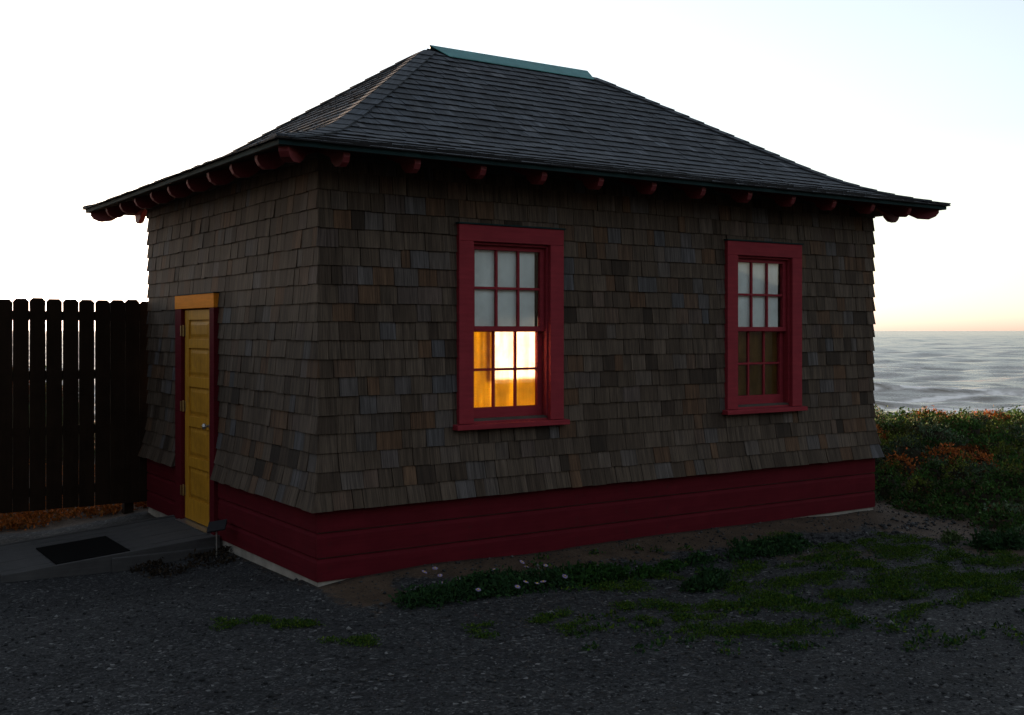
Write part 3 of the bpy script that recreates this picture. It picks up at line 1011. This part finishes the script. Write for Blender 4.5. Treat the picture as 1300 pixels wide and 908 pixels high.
# ------------------------------------------------------------------ fence
YF = 4.155
fence = empty("board_fence", (-2.3, YF, 0))
tag(fence, "tall dark board fence with clipped board tops beside the cottage", "fence")
mb = MB()
x = .085
k = 0
while x > -5.2:
    w = .139 + random.uniform(-.004, .004)
    gap = random.choice((.005, .007, .009, .007))
    if k == 2: gap = .004
    if k < 2: gap = .003
    zt = 2.105 + random.uniform(-.012, .010); zb = .09 + random.uniform(-.006, .006)
    y0 = YF + random.uniform(-.003, .003); cc = .028
    a, b = x - w, x
    poly = [(a, y0, zb), (b, y0, zb), (b, y0, zt - cc), (b - cc, y0, zt), (a + cc, y0, zt), (a, y0, zt - cc)]
    mb.prism(poly, (0, .019, 0), random.random())
    x = a - gap; k += 1
mb.build("board_panel", M['fence'], fence)
for z in (1.90, 1.33, .80, .22):
    mb = MB(); mb.box(-5.2, .08, YF + .0245, YF + .062, z, z + .088); mb.build("rail", M['fence'], fence)
for x in (-.14, -2.5, -4.9):
    mb = MB(); mb.box(x - .045, x + .045, YF + .0635, YF + .15, -.4, 2.02); mb.build("post", M['fence'], fence)


# ------------------------------------------------------------------ plants
def leaves(P, Nrm, size, col, up=.35, aspect=.5):
    """one folded quad pair per leaf around points P; returns V,F,C"""
    n = len(P)
    d = RNG.normal(size=(n, 3)) * .75 + Nrm + np.array((0, 0, up)); d /= np.linalg.norm(d, axis=1)[:, None]
    r = RNG.normal(size=(n, 3)); s = np.cross(d, r); s /= np.linalg.norm(s, axis=1)[:, None] + 1e-9
    L_ = size[:, None]; w = L_ * aspect * .5
    nrm = np.cross(d, s)
    base = P; mid = P + d * L_ * .55; tip = P + d * L_ - nrm * L_ * .18
    V = np.stack([base, mid + s * w + nrm * w * .3, tip, mid - s * w + nrm * w * .3], 1)
    F = np.arange(n * 4).reshape(n, 4)
    return V.reshape(-1, 3), F, np.repeat(col, 4, 0)


def dome(c, r, h, n):
    z = RNG.random(n); ph = RNG.uniform(0, 2 * np.pi, n)
    rho = np.sqrt(1 - z ** 2)
    k = RNG.uniform(.72, 1.02, n) * (1 + .14 * np.sin(ph * 3 + c[0] * 7) + .1 * np.sin(ph * 5 + z * 6))
    Nn = np.stack([rho * np.cos(ph), rho * np.sin(ph), z], 1)
    P = np.array(c) + Nn * k[:, None] * np.array((r, r, h))
    return P, Nn


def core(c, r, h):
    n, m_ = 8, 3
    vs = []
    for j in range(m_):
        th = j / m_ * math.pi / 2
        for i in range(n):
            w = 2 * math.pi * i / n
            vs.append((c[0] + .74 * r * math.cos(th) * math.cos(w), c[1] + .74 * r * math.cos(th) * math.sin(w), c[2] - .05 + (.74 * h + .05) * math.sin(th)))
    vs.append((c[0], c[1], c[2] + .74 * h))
    fs = []
    for j in range(m_ - 1):
        for i in range(n):
            a, b = j * n + i, j * n + (i + 1) % n
            fs.append((a, b, b + n, a + n))
    for i in range(n):
        a, b = (m_ - 1) * n + i, (m_ - 1) * n + (i + 1) % n
        fs.append((a, b, len(vs) - 1, len(vs) - 1))
    return np.array(vs), fs


def scrub():
    VV, FF, CC = [], [], []
    nv = 0
    pts = []
    tries = 0
    while len(pts) < 1300 and tries < 60000:
        tries += 1
        x = random.uniform(2.6, 19); y = random.uniform(-4.5, 17)
        sd = float(scrub_side(x, y)); dc = float(dist_cam(x, y))
        if sd < .05 or dc > 24: continue
        lat = ((x - CAM[0]) * RGT[0] + (y - CAM[1]) * RGT[1]) / dc
        if lat > .60 or lat < .02 or dc > 20.5: continue
        if lat < .27 and random.random() < .45: continue
        r = random.uniform(.15, .30) + .03 * min(1, sd / 3)
        if any((x - p[0]) ** 2 + (y - p[1]) ** 2 < (.60 * (r + p[2])) ** 2 for p in pts): continue
        pts.append((x, y, r, sd, dc))
    for _ in range(260):          # taller growth beyond the fence
        x, y = random.uniform(-7.5, .6), random.uniform(9.3, 13)
        pts.append((x, y, random.uniform(.30, .5), 5, -1))
    for (x, y, r, sd, dc) in pts:
        z = float(ground_z(x, y)) - .03
        env = .14 + .09 * float(sstep(.1, .9, sd))
        h = env * random.uniform(.65, 1.35)
        if dc < 0:
            h = random.uniform(.55, .8) + .45 * float(sstep(9.3, 11, y)); dc = 15
        n = int(1250 * (r / .4) ** 1.6)
        P, Nn = dome((x, y, z), r, h, n)
        v = fbm(x * .5, y * .5, 71, 3); u = random.random()
        red = float(sstep(.40, .60, fbm(x * .33 + 5, y * .33, 91, 3) + .13 * float(sstep(13.0, 14.6, dc)) - .05))
        g0 = np.array((.026, .060, .012)); g1 = np.array((.050, .075, .040)); g2 = np.array((.070, .088, .014)); rd = np.array((.20, .058, .013))
        base = g0 if u < .5 else (g1 if u < .8 else g2)
        if random.random() < .06 + .62 * red and dc > 12.6: base = rd * (.55 + .6 * random.random())
        col = base[None] * random.uniform(.6, 1.5) * RNG.uniform(.5, 1.5, (n, 1)) * RNG.uniform(.85, 1.15, (n, 3))
        dead = RNG.random(n) < .10
        col[dead] = np.array((.07, .042, .02)) * RNG.uniform(.5, 1.2, (dead.sum(), 1))
        size = RNG.uniform(.020, .046, n)
        V, F, C = leaves(P, Nn, size, col, .35, .62)
        VV.append(V); FF.append(F + nv); CC.append(C); nv += len(V)
        # a few upright sprigs break the outline
        ns = 4 if random.random() < .12 else 0
        for _ in range(ns):
            px, py = x + random.gauss(0, r * .45), y + random.gauss(0, r * .45)
            hh = h * random.uniform(.95, 1.3)
            k = 16
            t = np.linspace(.5, 1, k)
            P = np.stack([px + t * random.gauss(0, .05) + RNG.normal(0, .012, k), py + t * random.gauss(0, .05) + RNG.normal(0, .012, k), z + hh * t], 1)
            V, F, C = leaves(P, RNG.normal(size=(k, 3)) * .5, RNG.uniform(.025, .045, k), np.repeat((base * random.uniform(.7, 1.2))[None], k, 0), .6, .5)
            VV.append(V); FF.append(F + nv); CC.append(C); nv += len(V)
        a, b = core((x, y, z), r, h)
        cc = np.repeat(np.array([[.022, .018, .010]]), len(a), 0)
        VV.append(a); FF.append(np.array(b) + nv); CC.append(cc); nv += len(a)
    o = np_mesh("coastal_scrub", np.concatenate(VV), np.concatenate(FF), M['leaf'], np.concatenate(CC))
    o["kind"] = "stuff"
    tag(o, "low green and rusty coastal scrub covering the bluff above the sea", "scrub")


scrub()


def low_patch(VV, FF, CC, nv, x, y, rx, ry, h, n, cols, size):
    ph = RNG.uniform(0, 2 * np.pi, n); q = np.sqrt(RNG.random(n)) * (1 + .25 * np.sin(3 * ph + x * 5) + .15 * np.sin(5 * ph + y * 9))
    px, py = x + rx * q * np.cos(ph), y + ry * q * np.sin(ph)
    px, py = px + RNG.normal(0, .02, n), py + RNG.normal(0, .02, n)
    hz = np.clip(1 - (q / 1.1) ** 2, .05, 1) * h * RNG.uniform(.3, 1, n) * (.5 + vnoise(px * 14, py * 14, 3))
    P = np.stack([px, py, ground_z(px, py) + hz], 1)
    base = np.array(cols)[RNG.integers(0, len(cols), n)]
    col = base * RNG.uniform(.6, 1.4, (n, 1))
    V, F, C = leaves(P, RNG.normal(size=(n, 3)) * .4, RNG.uniform(size * .6, size * 1.3, n), col, .7, .5)
    VV.append(V); FF.append(F + nv); CC.append(C)
    return nv + len(V)


def at(px, py, z=0.0):
    """ground point seen at photo pixel"""
    dc = (CAM[2] - z) * 1421 / (py - 420); lat = (px - 650) / 1421 * dc
    return CAM[0] + FWD[0] * dc + RGT[0] * lat, CAM[1] + FWD[1] * dc + RGT[1] * lat


MOSS = [(.030, .066, .007), (.020, .050, .007), (.055, .088, .008)]
WEED = [(.012, .034, .011), (.016, .042, .015), (.020, .050, .013)]


def ground_cover():
    VV, FF, CC = [], [], []; nv = 0
    spots = [(375, 790, .20), (345, 795, .07), (290, 793, .08), (450, 815, .16), (610, 800, .09), (695, 788, .07), (760, 745, .18), (800, 742, .22), (700, 782, .08), (735, 800, .1),
             (860, 770, .22), (905, 770, .25), (880, 782, .15), (960, 760, .2), (930, 750, .18), (1000, 740, .3), (985, 765, .2), (960, 800, .2), (925, 800, .16), (1010, 800, .22),
             (1040, 770, .25), (1080, 755, .3), (1120, 742, .3), (1150, 755, .28), (1200, 742, .3), (1180, 725, .3), (1240, 735, .3), (1270, 750, .25), (1090, 720, .3), (1130, 705, .28),
             (1060, 700, .25), (1020, 715, .25), (1170, 700, .25), (1110, 690, .2), (1050, 735, .25), (1290, 720, .25), (1230, 760, .2), (1160, 775, .15), (1060, 785, .14), (1150, 685, .18),
             (880, 800, .1), (820, 790, .06), (790, 770, .07), (1210, 712, .2), (1250, 712, .2), (1290, 738, .2), (1330, 730, .3), (1370, 745, .3), (1350, 710, .3), (850, 730, .14), (1000, 690, .2), (950, 720, .22)]
    for (px, py, r) in spots:
        for _ in range(5):
            x, y = at(px + random.gauss(0, 14), py + random.gauss(0, 4))
            if -0.05 < x < W + .05 and y > -.12: continue
            rr = r * random.uniform(.25, .75)
            nv = low_patch(VV, FF, CC, nv, x, y, rr, rr * random.uniform(.5, .9), .024, int(3800 * rr ** 1.4) + 60, MOSS, .016)
    for _ in range(230):                       # stray tufts
        px, py = random.uniform(640, 1330), random.uniform(690, 830)
        if random.random() > (px - 560) / 640: continue
        x, y = at(px, py)
        if -.05 < x < W + .05 and y > -.15: continue
        nv = low_patch(VV, FF, CC, nv, x, y, .05, .04, .025, 26, MOSS + WEED, .03)
    o = np_mesh("ground_cover", np.concatenate(VV), np.concatenate(FF), M['leaf'], np.concatenate(CC))
    o["kind"] = "stuff"
    tag(o, "low green mossy weeds spreading over the gravel", "ground cover")
    # dry litter at the foot of the ramp and dry grass behind the fence
    VV, FF, CC = [], [], []; nv = 0
    for _ in range(30):
        x, y = random.uniform(-.75, -.06), random.uniform(1.35, 1.82)
        nv = low_patch(VV, FF, CC, nv, x, y, .08, .06, .05, 22, [(.018, .013, .009), (.028, .020, .012)], .035)
    for _ in range(620):
        x, y = random.uniform(-4.5, .3), 4.4 + random.random() ** 1.8 * 5
        nv = low_patch(VV, FF, CC, nv, x, y, .14, .12, .10, 40, [(.34, .105, .020), (.26, .08, .016), (.16, .065, .015)], .045)
    o = np_mesh("dry_grass", np.concatenate(VV), np.concatenate(FF), M['leaf'], np.concatenate(CC))
    o["kind"] = "stuff"
    tag(o, "dry grass and litter beyond the fence and beside the ramp", "dry grass")


ground_cover()


def clump(name, label, px, py, rx, ry, h, n, cols, size, flowers=0, group=None):
    x, y = at(px, py)
    z = float(ground_z(x, y))
    root = empty(name, (x, y, z)); tag(root, label, "plant", group)
    V, F, C = [], [], []
    nv = 0
    for _ in range(max(1, int(n / 260))):
        a, b = x + random.gauss(0, rx * .42), y + random.gauss(0, ry * .35)
        if y < 0 and b > -.2: b = -.2 - random.random() * .1
        q = random.uniform(.45, .9)
        nv = low_patch(V, F, C, nv, a, b, rx * .42 * q + .04, ry * .55 * q + .04, h * q * 1.3, 300, cols, size)
    np_mesh("foliage", np.concatenate(V), np.concatenate(F), M['leaf'], np.concatenate(C), root, (x, y, z))
    for k in range(flowers):
        fx, fy = x + RGT[0] * random.uniform(-rx, rx) * .9 + FWD[0] * random.uniform(-ry, ry) * .6, y + RGT[1] * random.uniform(-rx, rx) * .9 + FWD[1] * random.uniform(-ry, ry) * .6
        if fy > -.15 and fx > -.1: fy = -.15 - random.random() * .12
        fz = float(ground_z(fx, fy)) + h * random.uniform(.8, 1.15)
        ft = np.array((random.gauss(0, .25), random.gauss(-.35, .2), 1)); ft /= np.linalg.norm(ft)
        a = np.cross(ft, (1, 0, 0)); a /= np.linalg.norm(a); b = np.cross(ft, a)
        mb = MB(); R_ = random.uniform(.017, .024)
        np_ = 14
        for i in range(np_):
            w = 2 * math.pi * i / np_
            dd_ = math.cos(w) * a + math.sin(w) * b; sd_ = -math.sin(w) * a + math.cos(w) * b
            p0 = np.array((fx, fy, fz))
            mb.add([p0 + dd_ * .005, p0 + dd_ * R_ * .7 + sd_ * .0042 + ft * .001, p0 + dd_ * R_ - ft * .002, p0 + dd_ * R_ * .7 - sd_ * .0042 + ft * .001], [(0, 1, 2, 3)])
        fl = mb.build("flower", M['petal'], root)
        mb = MB(); mb.ball((fx, fy, fz + .001), .007, 8, 5, (1, 1, .6)); mb.build("flower_centre", M['pollen'], fl)
    return root


clump("daisy_plant", "dark green plant with pale purple daisies below the glowing window", 630, 750, .62, .22, .085, 6500, WEED, .034, 16)
clump("weed_plant", "long low green weed mat just right of the purple daisies", 770, 734, .42, .16, .085, 3600, [(.018, .052, .008), (.014, .042, .009)], .034)
clump("weed_plant", "bushy dark green weed standing alone on the gravel below the far window", 897, 742, .20, .15, .11, 1900, WEED, .036)
clump("weed_plant", "wide dark green weed growing close to the red skirt below the far window", 968, 702, .45, .17, .10, 3800, WEED, .036)
clump("weed_plant", "round dark green weed at the right edge nearest the scrub", 1262, 698, .17, .15, .15, 1700, WEED, .036)
clump("weed_plant", "small pale green sprig on sand just left of the round dark weed", 1208, 690, .10, .08, .10, 500, [(.06, .09, .03), (.05, .08, .025)], .032)
